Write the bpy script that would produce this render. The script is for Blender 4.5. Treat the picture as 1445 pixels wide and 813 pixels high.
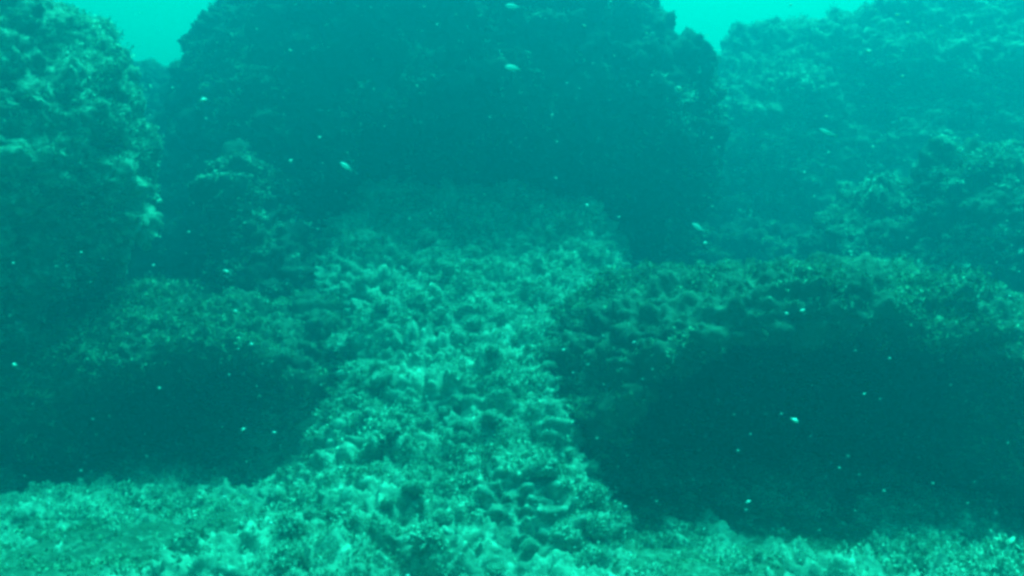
import bpy, math, random
import numpy as np
from mathutils import Vector, Matrix

for _o in list(bpy.data.objects):
    bpy.data.objects.remove(_o)
S = bpy.context.scene
COL = S.collection
R = math.radians
rng = np.random.default_rng(7)
random.seed(7)

# ------------------------------------------------------------------ camera
CAM_Z = 0.70
cam_d = bpy.data.cameras.new('camera')
cam_d.sensor_width = 36.0
cam_d.lens = 31.17            # about 60 degrees across
cam_d.clip_start = 0.02
cam_d.clip_end = 400.0
cam = bpy.data.objects.new('camera', cam_d)
COL.objects.link(cam)
cam.location = (0, 0, CAM_Z)
cam.rotation_euler = (R(90), 0, 0)
S.camera = cam

# ------------------------------------------------------------------ light
SUN_ELEV, SUN_AZ = 75.0, 40.0        # azimuth measured from +Y towards +X
WATER_TINT = (0.0, 1.0, 0.80)
w = bpy.data.worlds.new('World')
S.world = w
w.use_nodes = True
nt = w.node_tree
nt.nodes.clear()
out = nt.nodes.new('ShaderNodeOutputWorld')
bg = nt.nodes.new('ShaderNodeBackground')
sky = nt.nodes.new('ShaderNodeTexSky')
sky.sky_type = 'NISHITA'
sky.sun_disc = False
sky.sun_elevation = R(SUN_ELEV)
sky.sun_rotation = R(SUN_AZ)
mul = nt.nodes.new('ShaderNodeMix')
mul.data_type = 'RGBA'
mul.blend_type = 'MULTIPLY'
mul.inputs[0].default_value = 1.0
mul.inputs[7].default_value = (0.0, 1.0, 0.40, 1)   # daylight filtered by metres of green water
nt.links.new(sky.outputs[0], mul.inputs[6])
nt.links.new(mul.outputs[2], bg.inputs[0])
bg.inputs[1].default_value = 0.15
nt.links.new(bg.outputs[0], out.inputs[0])

sd = bpy.data.lights.new('sun', 'SUN')
sd.energy = 5.0
sd.angle = R(26)
sd.color = (0.025, 1.0, 0.71)
sun = bpy.data.objects.new('sun', sd)
COL.objects.link(sun)
az, el = R(SUN_AZ), R(SUN_ELEV)
to_sun = Vector((math.sin(az) * math.cos(el), math.cos(az) * math.cos(el), math.sin(el)))
sun.rotation_euler = to_sun.to_track_quat('Z', 'Y').to_euler()

# ------------------------------------------------------------------ view
S.view_settings.view_transform = 'Standard'
S.view_settings.look = 'None'
S.view_settings.gamma = 1.0
S.view_settings.use_curve_mapping = False
S.view_settings.exposure = 2.0
S.render.engine = 'CYCLES'
cy = S.cycles
cy.use_denoising = True
cy.filter_width = 3.4
cy.max_bounces = 5
cy.diffuse_bounces = 2
cy.glossy_bounces = 1
cy.transmission_bounces = 1
cy.volume_bounces = 2
cy.transparent_max_bounces = 4
cy.caustics_reflective = False
cy.caustics_refractive = False


def at(px, py, Y):
    """point seen at photograph pixel (px, py) at distance Y in front of the camera"""
    return np.array([(px - 722.5) / 1251.0 * Y, Y, CAM_Z + (406.5 - py) / 1251.0 * Y])


# ------------------------------------------------------------------ noise
_T = rng.uniform(-1, 1, (64, 64, 64)).astype(np.float32)


def vnoise(p):
    i = np.floor(p).astype(np.int64)
    f = (p - i).astype(np.float32)
    f = f * f * f * (f * (f * 6 - 15) + 10)
    i0 = i & 63
    i1 = (i0 + 1) & 63
    x0, y0, z0 = i0[..., 0], i0[..., 1], i0[..., 2]
    x1, y1, z1 = i1[..., 0], i1[..., 1], i1[..., 2]
    fx, fy, fz = f[..., 0], f[..., 1], f[..., 2]
    a = _T[x0, y0, z0] * (1 - fx) + _T[x1, y0, z0] * fx
    b = _T[x0, y1, z0] * (1 - fx) + _T[x1, y1, z0] * fx
    c = _T[x0, y0, z1] * (1 - fx) + _T[x1, y0, z1] * fx
    d = _T[x0, y1, z1] * (1 - fx) + _T[x1, y1, z1] * fx
    return (a * (1 - fy) + b * fy) * (1 - fz) + (c * (1 - fy) + d * fy) * fz


def fbm(p, scale, octaves=4, gain=0.5, off=0.0):
    q = p / scale + off
    s, a = 0, 1.0
    for _ in range(octaves):
        s = s + a * vnoise(q)
        q = q * 2.03 + 17.3
        a *= gain
    return s


def billow(p, scale, octaves=3, gain=0.5, off=0.0):
    q = p / scale + off
    s, a = 0, 1.0
    for _ in range(octaves):
        s = s + a * (np.abs(vnoise(q)) * 2 - 0.55)
        q = q * 2.1 + 11.7
        a *= gain
    return s


def smooth(a, b, x):
    t = np.clip((x - a) / (b - a), 0, 1)
    return t * t * (3 - 2 * t)


# ------------------------------------------------------------------ meshes
def np_mesh(name, V, F, mat, parent=None, smooth_shade=True):
    """F: (n,3) or (n,4) int array"""
    me = bpy.data.meshes.new(name)
    V = np.ascontiguousarray(V, dtype=np.float32)
    F = np.ascontiguousarray(F, dtype=np.int32)
    n, k = F.shape
    me.vertices.add(len(V))
    me.vertices.foreach_set('co', V.ravel())
    me.loops.add(n * k)
    me.loops.foreach_set('vertex_index', F.ravel())
    me.polygons.add(n)
    me.polygons.foreach_set('loop_start', np.arange(0, n * k, k, dtype=np.int32))
    me.polygons.foreach_set('use_smooth', np.full(n, smooth_shade))
    me.update(calc_edges=True)
    me.materials.append(mat)
    o = bpy.data.objects.new(name, me)
    COL.objects.link(o)
    if parent is not None:
        o.parent = parent
    return o


def tag(o, label=None, cat=None, group=None, kind=None):
    if label:
        o['label'] = label
    if cat:
        o['category'] = cat
    if group:
        o['group'] = group
    if kind:
        o['kind'] = kind
    return o


def vert_normals(V, F):
    a, b, c = V[F[:, 0]], V[F[:, 1]], V[F[:, 2]]
    n = np.cross(b - a, c - a)
    if F.shape[1] == 4:
        n = n + np.cross(c - a, V[F[:, 3]] - a)
    N = np.zeros_like(V)
    for k in range(F.shape[1]):
        for ax in range(3):
            N[:, ax] += np.bincount(F[:, k], n[:, ax], len(V))
    return N / np.maximum(np.linalg.norm(N, axis=1, keepdims=True), 1e-9)


def surface_nets(fn, lo, hi, h):
    lo = np.array(lo, float)
    n = np.ceil((np.array(hi) - lo) / h).astype(int) + 1
    ax = [lo[k] + h * np.arange(n[k]) for k in range(3)]
    G = np.stack(np.meshgrid(*ax, indexing='ij'), -1)
    v = fn(G)
    ins = v < 0
    c = np.zeros(tuple(n - 1), int)
    for dx in (0, 1):
        for dy in (0, 1):
            for dz in (0, 1):
                c += ins[dx:n[0] - 1 + dx, dy:n[1] - 1 + dy, dz:n[2] - 1 + dz]
    act = (c > 0) & (c < 8)
    idx = -np.ones(act.shape, int)
    cells = np.argwhere(act)
    idx[act] = np.arange(len(cells))
    P = np.zeros((len(cells), 3))
    W = np.zeros(len(cells))
    cr = [(x, y, z) for x in (0, 1) for y in (0, 1) for z in (0, 1)]
    for a in cr:
        for k in range(3):
            if a[k] == 1:
                continue
            b = list(a)
            b[k] = 1
            va = v[cells[:, 0] + a[0], cells[:, 1] + a[1], cells[:, 2] + a[2]]
            vb = v[cells[:, 0] + b[0], cells[:, 1] + b[1], cells[:, 2] + b[2]]
            m = (va < 0) != (vb < 0)
            t = np.where(m, va / np.where(m, va - vb, 1), 0)
            p = np.array(a, float)[None] + t[:, None] * (np.array(b) - np.array(a))[None]
            P[m] += p[m]
            W[m] += 1
    P = lo + h * (cells + P / W[:, None])
    quads = []
    for k in range(3):
        u, w_ = [(1, 2), (2, 0), (0, 1)][k]
        sl0 = [slice(None)] * 3
        sl1 = [slice(None)] * 3
        sl0[k] = slice(0, n[k] - 1)
        sl1[k] = slice(1, n[k])
        s0, s1 = ins[tuple(sl0)], ins[tuple(sl1)]
        e = np.argwhere(s0 != s1)
        e = e[(e[:, u] > 0) & (e[:, w_] > 0) & (e[:, u] < n[u] - 1) & (e[:, w_] < n[w_] - 1)]
        fl = s0[e[:, 0], e[:, 1], e[:, 2]]
        du = np.zeros(3, int)
        du[u] = 1
        dw = np.zeros(3, int)
        dw[w_] = 1
        q = [idx[tuple((e + o).T)] for o in (-du - dw, -dw, 0 * du, -du)]
        Q = np.stack(q, 1)
        Q[~fl] = Q[~fl][:, ::-1]
        quads.append(Q)
    Q = np.concatenate(quads)
    return P, Q[(Q >= 0).all(1)]


def subdivide(V, F, levels=1):
    """smooth subdivision by Blender's own modifier, read back as arrays"""
    me = bpy.data.meshes.new('tmp')
    me.from_pydata([], [], [])
    tmp = np_mesh('tmp', V, F, None_mat)
    md = tmp.modifiers.new('s', 'SUBSURF')
    md.levels = levels
    md.render_levels = levels
    dg = bpy.context.evaluated_depsgraph_get()
    dg.update()
    ev = tmp.evaluated_get(dg)
    m = ev.to_mesh()
    n = len(m.vertices)
    V2 = np.empty(n * 3, np.float32)
    m.vertices.foreach_get('co', V2)
    L = np.empty(len(m.loops), np.int32)
    m.loops.foreach_get('vertex_index', L)
    ev.to_mesh_clear()
    d = tmp.data
    bpy.data.objects.remove(tmp)
    bpy.data.meshes.remove(d)
    bpy.data.meshes.remove(me)
    return V2.reshape(-1, 3).astype(float), L.reshape(-1, 4)


# ------------------------------------------------------------------ materials
def rock_material(name, dark, mid, pale, pale_lo=0.52, pale_hi=0.72, fine=22.0, rough=0.9):
    m = bpy.data.materials.new(name)
    m.use_nodes = True
    t = m.node_tree
    L = t.links.new
    b = t.nodes['Principled BSDF']
    b.inputs['Roughness'].default_value = rough
    b.inputs['Specular IOR Level'].default_value = 0.15
    co = t.nodes.new('ShaderNodeTexCoord')
    n1 = t.nodes.new('ShaderNodeTexNoise')
    n1.inputs['Scale'].default_value = 4.0
    n1.inputs['Detail'].default_value = 8
    n1.inputs['Roughness'].default_value = 0.65
    n2 = t.nodes.new('ShaderNodeTexNoise')
    n2.inputs['Scale'].default_value = fine
    n2.inputs['Detail'].default_value = 8
    n2.inputs['Roughness'].default_value = 0.7
    L(co.outputs['Object'], n1.inputs['Vector'])
    L(co.outputs['Object'], n2.inputs['Vector'])
    r1 = t.nodes.new('ShaderNodeValToRGB')
    r1.color_ramp.elements[0].position = 0.35
    r1.color_ramp.elements[0].color = (*dark, 1)
    r1.color_ramp.elements[1].position = 0.65
    r1.color_ramp.elements[1].color = (*mid, 1)
    L(n1.outputs['Fac'], r1.inputs['Fac'])
    r2 = t.nodes.new('ShaderNodeMapRange')
    r2.inputs['From Min'].default_value = pale_lo
    r2.inputs['From Max'].default_value = pale_hi
    L(n2.outputs['Fac'], r2.inputs['Value'])
    mx = t.nodes.new('ShaderNodeMix')
    mx.data_type = 'RGBA'
    mx.inputs[7].default_value = (*pale, 1)
    L(r2.outputs[0], mx.inputs[0])
    L(r1.outputs['Color'], mx.inputs[6])
    L(mx.outputs[2], b.inputs['Base Color'])
    bp = t.nodes.new('ShaderNodeBump')
    bp.inputs['Strength'].default_value = 0.6
    bp.inputs['Distance'].default_value = 0.01
    n3 = t.nodes.new('ShaderNodeTexNoise')
    n3.inputs['Scale'].default_value = 70
    n3.inputs['Detail'].default_value = 6
    L(co.outputs['Object'], n3.inputs['Vector'])
    L(n3.outputs['Fac'], bp.inputs['Height'])
    L(bp.outputs['Normal'], b.inputs['Normal'])
    return m


def tuft_material(name, a, bcol, scale=30.0):
    m = bpy.data.materials.new(name)
    m.use_nodes = True
    t = m.node_tree
    L = t.links.new
    b = t.nodes['Principled BSDF']
    b.inputs['Roughness'].default_value = 0.8
    b.inputs['Specular IOR Level'].default_value = 0.2
    co = t.nodes.new('ShaderNodeTexCoord')
    n1 = t.nodes.new('ShaderNodeTexNoise')
    n1.inputs['Scale'].default_value = scale
    n1.inputs['Detail'].default_value = 3
    L(co.outputs['Object'], n1.inputs['Vector'])
    r1 = t.nodes.new('ShaderNodeValToRGB')
    r1.color_ramp.elements[0].position = 0.40
    r1.color_ramp.elements[0].color = (*a, 1)
    r1.color_ramp.elements[1].position = 0.60
    r1.color_ramp.elements[1].color = (*bcol, 1)
    n2 = t.nodes.new('ShaderNodeTexNoise')
    n2.inputs['Scale'].default_value = 5.5
    n2.inputs['Detail'].default_value = 3
    L(co.outputs['Object'], n2.inputs['Vector'])
    av = t.nodes.new('ShaderNodeMix')
    av.data_type = 'FLOAT'
    av.inputs[0].default_value = .5
    L(n1.outputs['Fac'], av.inputs[2])
    L(n2.outputs['Fac'], av.inputs[3])
    L(av.outputs[0], r1.inputs['Fac'])
    L(r1.outputs['Color'], b.inputs['Base Color'])
    return m


None_mat = bpy.data.materials.new('plain')
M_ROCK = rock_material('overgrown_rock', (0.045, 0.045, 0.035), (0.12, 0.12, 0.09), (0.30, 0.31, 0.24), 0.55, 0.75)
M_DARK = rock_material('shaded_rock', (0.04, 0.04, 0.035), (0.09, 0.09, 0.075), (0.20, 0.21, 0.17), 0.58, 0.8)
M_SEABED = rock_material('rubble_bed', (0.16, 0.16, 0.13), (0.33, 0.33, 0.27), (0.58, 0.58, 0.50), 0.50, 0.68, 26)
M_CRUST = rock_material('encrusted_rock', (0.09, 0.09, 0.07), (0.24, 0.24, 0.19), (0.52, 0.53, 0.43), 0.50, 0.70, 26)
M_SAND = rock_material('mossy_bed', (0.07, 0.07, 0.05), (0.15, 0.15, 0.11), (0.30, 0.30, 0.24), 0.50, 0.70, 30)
M_STONE = rock_material('pale_rubble', (0.22, 0.22, 0.18), (0.50, 0.50, 0.42), (0.80, 0.80, 0.70), 0.48, 0.66, 30)
M_TUFT = tuft_material('algae_tufts', (0.10, 0.11, 0.06), (0.46, 0.48, 0.34))
M_TUFT_PALE = tuft_material('pale_algae_tufts', (0.22, 0.23, 0.17), (0.68, 0.69, 0.57), 24)


# ------------------------------------------------------------------ tufts of algae
def tuft_template(nb, spread, seed):
    """a flocculent clump: many small crumpled blades leaning out of one spot"""
    g = np.random.default_rng(seed)
    V, F = [], []
    for _ in range(nb):
        d = g.normal(size=3)
        d[2] = abs(d[2]) * 0.7
        d /= np.linalg.norm(d)
        s = np.cross(d, g.normal(size=3))
        s /= np.linalg.norm(s)
        base = np.array([g.normal(0, .5), g.normal(0, .5), g.uniform(-.1, .45)]) * spread
        ln = g.uniform(.22, .55)
        wd = g.uniform(.12, .26)
        bend = g.normal(0, .28, 3)
        p0 = base - s * wd * .4
        p1 = base + s * wd * .4
        mid = base + d * ln * .55 + bend * .5
        p2 = mid + s * wd
        p3 = mid - s * wd
        tip = base + d * ln + bend
        i = len(V)
        V += [p0, p1, p2, p3, tip + s * wd * .4, tip - s * wd * .5]
        F += [(i, i + 1, i + 2), (i, i + 2, i + 3), (i + 3, i + 2, i + 4), (i + 3, i + 4, i + 5)]
    return np.array(V), np.array(F)


TEMPL = [tuft_template(12, 1.0, 100 + k) for k in range(10)]


def scatter(P, N, size, name, mat, parent=None):
    """place clumps at points P with normals N"""
    n = len(P)
    which = rng.integers(0, len(TEMPL), n)
    Vs, Fs, base = [], [], 0
    up = N * 0.7 + np.array([0, 0, 0.6])
    up += rng.normal(0, .2, up.shape)
    up /= np.linalg.norm(up, axis=1, keepdims=True)
    r = rng.normal(size=(n, 3))
    X = np.cross(up, r)
    X /= np.linalg.norm(X, axis=1, keepdims=True)
    Y = np.cross(up, X)
    for k, (tv, tf) in enumerate(TEMPL):
        m = which == k
        c = int(m.sum())
        if not c:
            continue
        B = np.stack([X[m], Y[m], up[m]], 1)            # c,3,3 rows = axes
        sc = size[m][:, None, None] * rng.uniform(.8, 1.2, (c, 1, 3))
        v = np.einsum('cvk,ckx->cvx', tv[None] * sc, B) + P[m][:, None]
        f = tf[None] + (np.arange(c) * len(tv))[:, None, None] + base
        Vs.append(v.reshape(-1, 3))
        Fs.append(f.reshape(-1, 3))
        base += c * len(tv)
    return np_mesh(name, np.concatenate(Vs), np.concatenate(Fs), mat, parent, False)


def sample_surface(V, F, count, weight):
    a = V[F[:, 0]]
    c = V[F[:, 2]]
    n = np.cross(c - a, V[F[:, 3]] - V[F[:, 1]])
    area = np.linalg.norm(n, axis=1) * .5
    n = n / np.maximum(2 * area[:, None], 1e-12)
    ctr = (V[F].sum(1)) / 4
    wgt = area * weight(ctr, n)
    tot = wgt.sum()
    pick = rng.choice(len(F), count, p=wgt / tot)
    u, v = rng.random((2, count, 1))
    q = V[F[pick]]
    p = (q[:, 0] * (1 - u) + q[:, 1] * u) * (1 - v) + (q[:, 3] * (1 - u) + q[:, 2] * u) * v
    return p, n[pick]


# ------------------------------------------------------------------ signed distances
def ell(c, r, rot=(0, 0, 0)):
    c, r = np.array(c, float), np.array(r, float)
    from mathutils import Euler
    Mx = np.array(Euler([R(a) for a in rot]).to_matrix())

    def f(p):
        q = (p - c) @ Mx
        k0 = np.sqrt(((q / r) ** 2).sum(-1))
        k1 = np.sqrt(((q / (r * r)) ** 2).sum(-1))
        return np.where(k1 > 1e-9, k0 * (k0 - 1) / np.maximum(k1, 1e-9), -r.min())
    return f


def smin(a, b, k):
    h = np.clip(.5 + .5 * (b - a) / k, 0, 1)
    return b * (1 - h) + a * h - k * h * (1 - h)


def union(fs, k=.12):
    def f(p):
        d = fs[0](p)
        for g in fs[1:]:
            d = smin(d, g(p), k)
        return d
    return f


def minus(a, bs, k=.06):
    def f(p):
        d = a(p)
        for b in bs:
            d = -smin(-d, b(p), k)
        return d
    return f


def arch(cx, hw, ht, y0, y1, tilt=0.0, e=2.3):
    """a tunnel with a rounded roof, floor below z=0, open towards the camera"""
    def f(p):
        t = smooth(y0 + .4, y1, p[..., 1]) * .12
        u = np.abs(p[..., 0] - cx - tilt * p[..., 2]) / (hw * (1 - t))
        v = np.maximum(p[..., 2] + .02, 0) / (ht * (1 - t))
        r = ((u ** e + v ** e) ** (1 / e) - 1) * min(hw, ht)
        return np.maximum(r, p[..., 1] - y1)
    return f


def build_rock(name, sdf, lo, hi, mat, label, rough=1.0, h=.045, seed=0., tufts=3000, tsize=.022,
               tmat=None, facing=.0, patch=.0, cat='rock', group=None, block=.10, under=.05, rim=0.0, lump=1.0):
    def fn(p):
        d = sdf(p)
        cr = np.abs(fbm(p * np.array([1, 1, 1.7]), .75, 2, .5, seed + 70))
        return d + block * rough * (fbm(p, .55, 3, .5, seed) + .9 * np.clip(1 - cr / .10, 0, 1))
    V, F = surface_nets(fn, lo, hi, h)
    V, F = subdivide(V, F, 2)
    N = vert_normals(V, F)
    d = (.050 * lump * billow(V, .19, 3, .55, seed + 3) + .020 * billow(V, .06, 3, .6, seed + 9)
         + .009 * fbm(V, .022, 3, .65, seed + 5))
    V = V + N * (d * rough)[:, None]
    o = np_mesh(name, V, F, mat)
    tag(o, label, cat, group)
    if tufts:
        def wt(c, n):
            k = smooth(facing - .35, facing + .45, n[:, 2]) * 1.0 + under + rim * smooth(.35, .8, np.abs(n[:, 0]))
            pt = smooth(-.12 + patch, .28 + patch, fbm(c, .22, 3, .6, seed + 40))
            front = np.where(n[:, 1] > .55, .15, 1.0)
            return k * (pt + .03 + .5 * under) * front * (c[:, 2] > -.02)
        tufts = int(tufts * 1.9)
        P, Nn = sample_surface(V, F, tufts, wt)
        s = tsize * .72 * rng.uniform(.4, 1.35, tufts) * (1 + .5 * fbm(P, .3, 2, .5, 3.3))
        t = scatter(P, Nn, np.abs(s), 'algae_growth', tmat or M_TUFT, o)
        tag(t, kind='stuff')
    return o


# ------------------------------------------------------------------ seabed
def axis_coords(lo, hi, step, far, grow=1.18):
    m = list(np.arange(lo, hi, step))
    a, s = m[-1], step
    while a < far:
        s *= grow
        a += s
        m.append(a)
    a, s = m[0], step
    pre = []
    while a > -far:
        s *= grow
        a -= s
        pre.append(a)
    return np.array(pre[::-1] + m)


def mound(x, y):
    """height of the rubble mound that rises between the two caves"""
    ridge = np.interp(y, [1.2, 1.8, 2.2, 2.6, 3.0, 3.4, 3.9, 4.4, 5.5], [0, .04, .16, .33, .52, .70, .93, 1.20, 1.0])
    cx = np.interp(y, [1.5, 2.5, 3.2, 4.0], [-.18, -.10, -.07, -.02])
    wl = np.interp(y, [1.5, 2.2, 2.6, 3.0, 3.4, 3.9], [1.1, .70, .60, .68, .95, 1.4])
    wr = np.interp(y, [1.5, 2.2, 2.6, 3.0, 3.4, 3.9], [.72, .42, .39, .44, .50, .82])
    d = np.where(x < cx, (cx - x) / wl, (x - cx) / wr)
    return ridge * (1 - smooth(.45, 1.12, d))


def bed(x, y):
    p = np.stack([x, y, 0 * x], -1)
    return .05 * fbm(p, .9, 2, .5, 5.5)


xs = axis_coords(-2.6, 2.6, .0085, 30)
ys = axis_coords(1.55, 4.6, .0085, 30)
ys = ys[ys > -12]
X, Y = np.meshgrid(xs, ys, indexing='ij')
V = np.stack([X, Y, bed(X, Y)], -1).reshape(-1, 3)
i = np.arange(len(xs) * len(ys)).reshape(len(xs), len(ys))
F = np.stack([i[:-1, :-1], i[1:, :-1], i[1:, 1:], i[:-1, 1:]], -1).reshape(-1, 4)
near = smooth(8, 4, np.hypot(V[:, 0], V[:, 1]))
d = (.012 * billow(V, .17, 3, .55, 1.3) + .008 * billow(V, .055, 3, .6, 4.1) + .004 * fbm(V, .02, 2, .6, 7.7)) * near
V[:, 2] += d
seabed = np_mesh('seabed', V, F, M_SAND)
tag(seabed, kind='structure')


def on_bed(c, n):
    inview = (np.abs(c[:, 0]) < .62 * c[:, 1] + .15) & (c[:, 1] > 1.6) & (c[:, 1] < 4.6)
    pt = smooth(-.35, .3, fbm(c, .2, 3, .6, 21.0))
    return inview * (pt + .15) / c[:, 1]


P, Nn = sample_surface(V, F, 22000, on_bed)
s = rng.uniform(.4, 1.3, len(P)) * .0095 * (1 + .5 * fbm(P, .25, 2, .5, 8.8)) * (1 + .12 * (P[:, 1] - 2.2))
tag(scatter(P, Nn, np.abs(s), 'algae_turf', M_TUFT), kind='stuff')

# the rubble mound, a solid heap standing on the bed


def mound_sdf(p):
    h = mound(p[..., 0], p[..., 1]) - .03
    return (p[..., 2] - h) * .62 + .045 * fbm(p, .40, 3, .55, 61.0)


V, F = surface_nets(mound_sdf, (-2.0, 1.3, -.12), (2.0, 5.0, 1.5), .036)
V, F = subdivide(V, F, 2)
N = vert_normals(V, F)
d = (.026 * billow(V, .15, 3, .6, 1.3) + .024 * billow(V, .058, 3, .62, 4.1) + .007 * fbm(V, .018, 2, .6, 7.7))
V = V + N * d[:, None]
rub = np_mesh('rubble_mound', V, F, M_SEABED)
tag(rub, kind='structure')
MV = V


def on_mound(c, n):
    inview = (np.abs(c[:, 0]) < .62 * c[:, 1] + .15) & (c[:, 1] > 1.5) & (c[:, 1] < 4.5) & (c[:, 2] > -.03)
    pt = smooth(-.25, .25, fbm(c, .16, 3, .65, 21.0))
    return inview * (pt + .06) * (smooth(-.2, .5, n[:, 2]) + .35) * (n[:, 1] < .6)


P, Nn = sample_surface(V, F, 78000, on_mound)
s = rng.uniform(.35, 1.35, len(P)) * .0105 * (1 + .6 * fbm(P, .25, 2, .5, 8.8)) * (1 + .15 * (P[:, 1] - 2.2))
g_ = scatter(P, Nn, np.abs(s), 'algae_growth', M_TUFT_PALE, rub)
tag(g_, kind='stuff')

# ------------------------------------------------------------------ rocks
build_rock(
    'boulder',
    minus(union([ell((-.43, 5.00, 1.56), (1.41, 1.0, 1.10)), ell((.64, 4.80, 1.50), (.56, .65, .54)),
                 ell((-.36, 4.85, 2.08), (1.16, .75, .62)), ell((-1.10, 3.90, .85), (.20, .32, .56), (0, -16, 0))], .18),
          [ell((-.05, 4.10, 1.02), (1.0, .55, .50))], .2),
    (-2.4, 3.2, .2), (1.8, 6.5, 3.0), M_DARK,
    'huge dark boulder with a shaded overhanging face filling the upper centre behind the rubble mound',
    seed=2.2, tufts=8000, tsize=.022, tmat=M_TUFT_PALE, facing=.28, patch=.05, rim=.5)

build_rock(
    'rock_pillar',
    minus(union([ell((-2.38, 3.35, 1.20), (1.0, .6, .80)), ell((-2.18, 3.35, .75), (.56, .5, .6))], .12),
          [ell((-2.15, 2.70, 1.10), (.40, .30, .6))], .1),
    (-3.4, 2.3, .0), (-.9, 4.4, 2.5), M_CRUST,
    'tall leaning rock pillar with pale algae down its right edge at the far left',
    seed=11.1, tufts=11000, tsize=.020, tmat=M_TUFT_PALE, facing=-.25, patch=-.10)

build_rock(
    'cave_rock',
    minus(union([ell((-1.28, 3.75, .30), (.98, .78, .36), (0, -2, 0)), ell((-.85, 3.85, .38), (.5, .6, .32))], .15),
          [arch(-1.16, .60, .46, 2.7, 4.0, .12, 2.0)], .03),
    (-2.5, 2.7, -.25), (-.1, 4.8, 1.0), M_ROCK,
    'low overgrown rock roofing the smaller dark cave at lower left',
    seed=5.7, tufts=6500, tsize=.022, facing=.25, patch=-.15, block=.05, h=.04, under=.22, lump=.55)

build_rock(
    'cave_rock',
    minus(union([ell((1.10, 3.03, .23), (1.04, .78, .54), (0, 4, 0)), ell((.80, 3.4, .40), (.7, .6, .34))], .15),
          [arch(.87, .67, .61, 1.8, 3.58, 0.0, 3.0)], .03),
    (-.2, 1.75, -.35), (2.6, 4.4, 1.1), M_ROCK,
    'arched overgrown rock roofing the larger dark cave at lower right',
    seed=8.4, tufts=9000, tsize=.019, facing=.05, patch=.0, block=.05, h=.04, under=.22, lump=.55)

build_rock(
    'sloping_rock',
    union([ell((2.35, 4.2, .55), (.90, .75, .72), (0, 18, 0)), ell((2.10, 3.95, .72), (.36, .4, .58), (0, -8, 0))], .15),
    (1.1, 3.1, -.2), (3.7, 5.4, 1.7), M_ROCK,
    'hazy sloping rock with a pale knobbly crest at the right edge above the larger cave',
    seed=14.2, tufts=8000, tsize=.024, tmat=M_TUFT_PALE, facing=-.1, patch=-.1)

build_rock(
    'rock_wall',
    union([ell((3.4, 6.3, .90), (2.3, 1.2, 1.6)), ell((1.80, 6.1, 1.25), (.85, .9, 1.12)), ell((3.1, 6.2, 1.5), (1.7, 1.0, 1.22)),
           ell((2.45, 5.35, 1.45), (.30, .3, .34), (0, 38, 0))], .2),
    (.6, 4.7, -.3), (6.4, 7.8, 3.05), M_CRUST,
    'distant pale blue-green rock wall fading into haze at upper right',
    seed=17.9, tufts=6500, tsize=.034, tmat=M_TUFT_PALE, facing=.05, patch=.05, h=.06)

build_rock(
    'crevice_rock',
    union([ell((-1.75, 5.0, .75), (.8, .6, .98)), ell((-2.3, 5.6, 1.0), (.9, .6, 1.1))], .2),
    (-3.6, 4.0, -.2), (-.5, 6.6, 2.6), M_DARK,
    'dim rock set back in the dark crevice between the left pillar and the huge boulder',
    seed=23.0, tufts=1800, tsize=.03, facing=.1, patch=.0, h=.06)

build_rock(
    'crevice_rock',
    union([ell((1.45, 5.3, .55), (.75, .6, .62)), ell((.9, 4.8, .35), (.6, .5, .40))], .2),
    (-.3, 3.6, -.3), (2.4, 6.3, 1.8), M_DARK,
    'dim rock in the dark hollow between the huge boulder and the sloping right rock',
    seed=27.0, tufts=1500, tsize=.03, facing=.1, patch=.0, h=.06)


# ------------------------------------------------------------------ loose stones on the mound
def stone_mesh(seed):
    import bmesh
    bm = bmesh.new()
    bmesh.ops.create_icosphere(bm, subdivisions=5, radius=1.0)
    V = np.array([v.co[:] for v in bm.verts])
    F = np.array([[v.index for v in f.verts] for f in bm.faces])
    bm.free()
    d = .30 * fbm(V, 1.3, 2, .5, seed) + .22 * billow(V, .8, 3, .55, seed + 4) + .16 * billow(V, .26, 3, .65, seed + 8)
    V = V * (1 + d)[:, None] * np.array([1, .8, .62])
    o = np_mesh('rubble_stone', V, F, M_STONE)
    n = V / np.linalg.norm(V, axis=1, keepdims=True)
    wgt = smooth(-.3, .4, n[:, 2]) * smooth(-.3, .2, fbm(V, .6, 2, .5, seed)) + .02
    k = rng.choice(len(V), 150, p=wgt / wgt.sum())
    t = scatter(V[k], n[k], rng.uniform(.12, .34, 150), 'algae_growth', M_TUFT_PALE, o)
    tag(t, kind='stuff')
    return o


protos = [stone_mesh(31.0 + 5 * k) for k in range(6)]
stone_pts = []
g = random.Random(5)


def bed_z(x, y):
    m = (np.abs(MV[:, 0] - x) < .012) & (np.abs(MV[:, 1] - y) < .012)
    z = float(bed(np.array([float(x)]), np.array([float(y)]))[0])
    return max(z, float(MV[m, 2].max())) if m.any() else z


while len(stone_pts) < 90:
    y = g.uniform(1.85, 3.9)
    x = g.uniform(-.75, .65) * (y / 2.6) - .05
    r = g.uniform(.014, .038) * (1.25 if g.random() < .15 else 1)
    if mound(np.array([x]), np.array([y]))[0] < .05 and g.random() < .6:
        continue
    if any(math.hypot(x - q[0], y - q[1]) < (r + q[2]) * 1.05 for q in stone_pts):
        continue
    stone_pts.append((x, y, r))
for k, (x, y, r) in enumerate(stone_pts):
    if k < 6:
        o = protos[k]
    else:
        o = protos[k % 6].copy()
        COL.objects.link(o)
        for ch in protos[k % 6].children[:1]:
            c_ = ch.copy()
            COL.objects.link(c_)
            c_.parent = o
    o.location = (x, y, bed_z(x, y) + r * .25)
    o.scale = (r * g.uniform(.8, 1.3), r * g.uniform(.8, 1.2), r * g.uniform(.8, 1.2))
    o.rotation_euler = (g.uniform(-.5, .5), g.uniform(-.5, .5), g.uniform(0, 6.28))
    tag(o, 'pale knobbly stone overgrown with algae lying in the rubble of the central mound', 'stone',
        'overgrown stones in the rubble mound')

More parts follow.
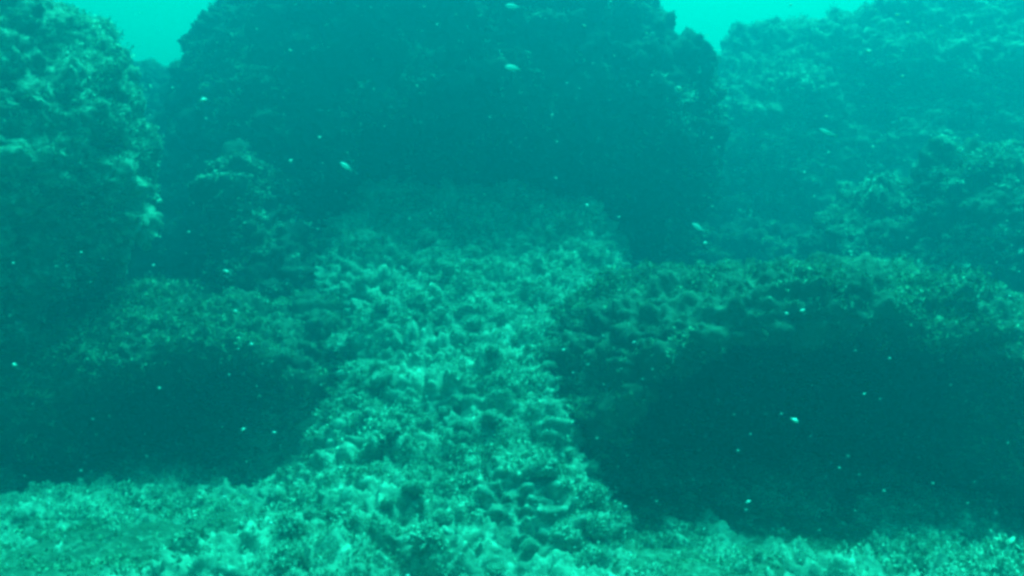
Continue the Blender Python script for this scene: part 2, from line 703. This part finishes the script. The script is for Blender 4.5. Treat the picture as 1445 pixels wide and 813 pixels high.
# ------------------------------------------------------------------ fish
M_FISH = tuft_material('pale_fish_skin', (0.70, 0.74, 0.72), (0.88, 0.90, 0.88), 60)
M_FIN = tuft_material('fish_fin', (0.40, 0.43, 0.40), (0.55, 0.58, 0.55), 60)
M_EYE = bpy.data.materials.new('fish_eye')
M_EYE.use_nodes = True
M_EYE.node_tree.nodes['Principled BSDF'].inputs['Base Color'].default_value = (.02, .02, .02, 1)


def make_fish(px, py, Y, length, yaw, pitch, label, deep=.17):
    e = bpy.data.objects.new('small_fish', None)
    COL.objects.link(e)
    e.empty_display_size = .02
    e.location = at(px, py, Y)
    e.rotation_euler = (0, pitch, yaw)
    tag(e, label, 'fish', 'small pale fish in the open water')
    L = length
    st = [(-.5, .01, .006), (-.46, .35, .3), (-.36, .72, .7), (-.2, 1, 1), (0, .98, .9), (.2, .7, .6), (.34, .36, .3), (.42, .22, .14)]
    V, F = [], []
    n = 12
    for (t, hh, ww) in st:
        for k in range(n):
            a = 2 * math.pi * k / n
            V.append((t * L, ww * deep * .5 * L * math.cos(a) * .8, hh * deep * L * math.sin(a)))
    for j in range(len(st) - 1):
        for k in range(n):
            F.append((j * n + k, j * n + (k + 1) % n, (j + 1) * n + (k + 1) % n, (j + 1) * n + k))
    np_mesh('body', np.array(V), np.array(F), M_FISH, e)

    def fin(name, pts, th=.006):
        m = len(pts)
        v = [(x * L, th * L, z * L) for x, z in pts] + [(x * L, -th * L, z * L) for x, z in pts]
        me = bpy.data.meshes.new(name)
        fs = [tuple(range(m)), tuple(range(2 * m - 1, m - 1, -1))]
        fs += [(k, k + m, (k + 1) % m + m, (k + 1) % m) for k in range(m)]
        me.from_pydata(v, [], fs)
        me.materials.append(M_FIN)
        o = bpy.data.objects.new(name, me)
        COL.objects.link(o)
        o.parent = e
    fin('tail_fin', [(.40, .03), (.58, .14), (.53, 0), (.58, -.14), (.40, -.03)])
    fin('dorsal_fin', [(-.15, deep * .9), (-.05, deep * 1.5), (.22, deep * 1.05), (.25, deep * .55)])
    fin('belly_fin', [(-.05, -deep * .9), (.08, -deep * 1.4), (.22, -deep * .95), (.22, -deep * .55)])
    for sgn in (-1, 1):
        v, f = [], []
        o = None
        for i_ in range(5):
            for k in range(8):
                th = math.pi * i_ / 4
                a = 2 * math.pi * k / 8
                v.append((-.38 * L + .022 * L * math.sin(th) * math.cos(a), sgn * deep * .30 * L + .012 * L * math.cos(th),
                          .03 * L + .022 * L * math.sin(th) * math.sin(a)))
        for i_ in range(4):
            for k in range(8):
                f.append((i_ * 8 + k, i_ * 8 + (k + 1) % 8, (i_ + 1) * 8 + (k + 1) % 8, (i_ + 1) * 8 + k))
        np_mesh('eye', np.array(v), np.array(f), M_EYE, e)


make_fish(723, 96, 1.9, .034, R(12), R(6), 'small pale fish swimming alone high in front of the huge boulder')
make_fish(723, 9, 2.6, .042, R(8), R(2), 'faint small fish at the very top of the view above the others')
make_fish(488, 235, 1.6, .024, R(18), R(32), 'bright small fish tilted nose up before the lower left of the huge boulder')
make_fish(1168, 187, 1.9, .038, R(-10), R(24), 'slender pale fish tilted in the open water before the distant rock wall', .10)
make_fish(985, 321, 1.9, .032, R(10), R(30), 'small fish tilted over the dark hollow right of the mound', .14)
make_fish(1338, 185, 2.2, .025, R(-5), R(4), 'tiny faint fish nearest the right edge of the view', .12)

# ------------------------------------------------------------------ suspended particles
n = 4200
Yp = rng.uniform(.7, 4.2, n) ** 1.0
Pp = np.stack([rng.uniform(-.62, .62, n) * Yp, Yp, CAM_Z + rng.uniform(-.36, .36, n) * Yp], 1)
keep = Pp[:, 2] > .15
Pp = Pp[keep]
n = len(Pp)
oct_v = np.array([(1, 0, 0), (-1, 0, 0), (0, 1, 0), (0, -1, 0), (0, 0, 1), (0, 0, -1)], float)
oct_f = np.array([(0, 2, 4), (2, 1, 4), (1, 3, 4), (3, 0, 4), (2, 0, 5), (1, 2, 5), (3, 1, 5), (0, 3, 5)])
sz = (.0003 + .0020 * rng.random(n) ** 9)[:, None, None] * np.array([1.7, .8, .8]) * rng.uniform(.7, 1.3, (n, 6, 1))
ang = rng.uniform(-.5, .5, n)
vv = oct_v[None] * sz
ca, sa = np.cos(ang)[:, None], np.sin(ang)[:, None]
vv = np.stack([vv[..., 0] * ca - vv[..., 2] * sa, vv[..., 1], vv[..., 0] * sa + vv[..., 2] * ca], -1) + Pp[:, None]
ff = oct_f[None] + (np.arange(n) * 6)[:, None, None]
M_SNOW = tuft_material('suspended_particles', (.5, .52, .5), (.8, .82, .8), 9)
tag(np_mesh('suspended_particles', vv.reshape(-1, 3), ff.reshape(-1, 3), M_SNOW), kind='stuff')

# ------------------------------------------------------------------ the water's haze
HX, HY0, HY1, HZ0, HZ1 = 45, -25, 45, -1.3, 3.1
hv = [(x, y, z) for x in (-HX, HX) for y in (HY0, HY1) for z in (HZ0, HZ1)]
hf = [(0, 1, 3, 2), (4, 6, 7, 5), (0, 4, 5, 1), (2, 3, 7, 6), (0, 2, 6, 4), (1, 5, 7, 3)]
M_H = bpy.data.materials.new('water_haze')
M_H.use_nodes = True
ht = M_H.node_tree
ht.nodes.clear()
ho = ht.nodes.new('ShaderNodeOutputMaterial')
hp = ht.nodes.new('ShaderNodeVolumePrincipled')
hp.inputs['Color'].default_value = (0.0, 0.190, 0.292, 1)
hp.inputs['Density'].default_value = 0.30
hp.inputs['Anisotropy'].default_value = 0.58
hp.inputs['Absorption Color'].default_value = (0.0, 0.16, 0.15, 1)
ht.links.new(hp.outputs[0], ho.inputs['Volume'])
hz = np_mesh('haze', np.array(hv, float), np.array(hf), M_H, None, False)
tag(hz, kind='stuff')
bpy.data.materials.remove(None_mat)
print('faces', sum(len(o.data.polygons) for o in S.objects if o.type == 'MESH'))
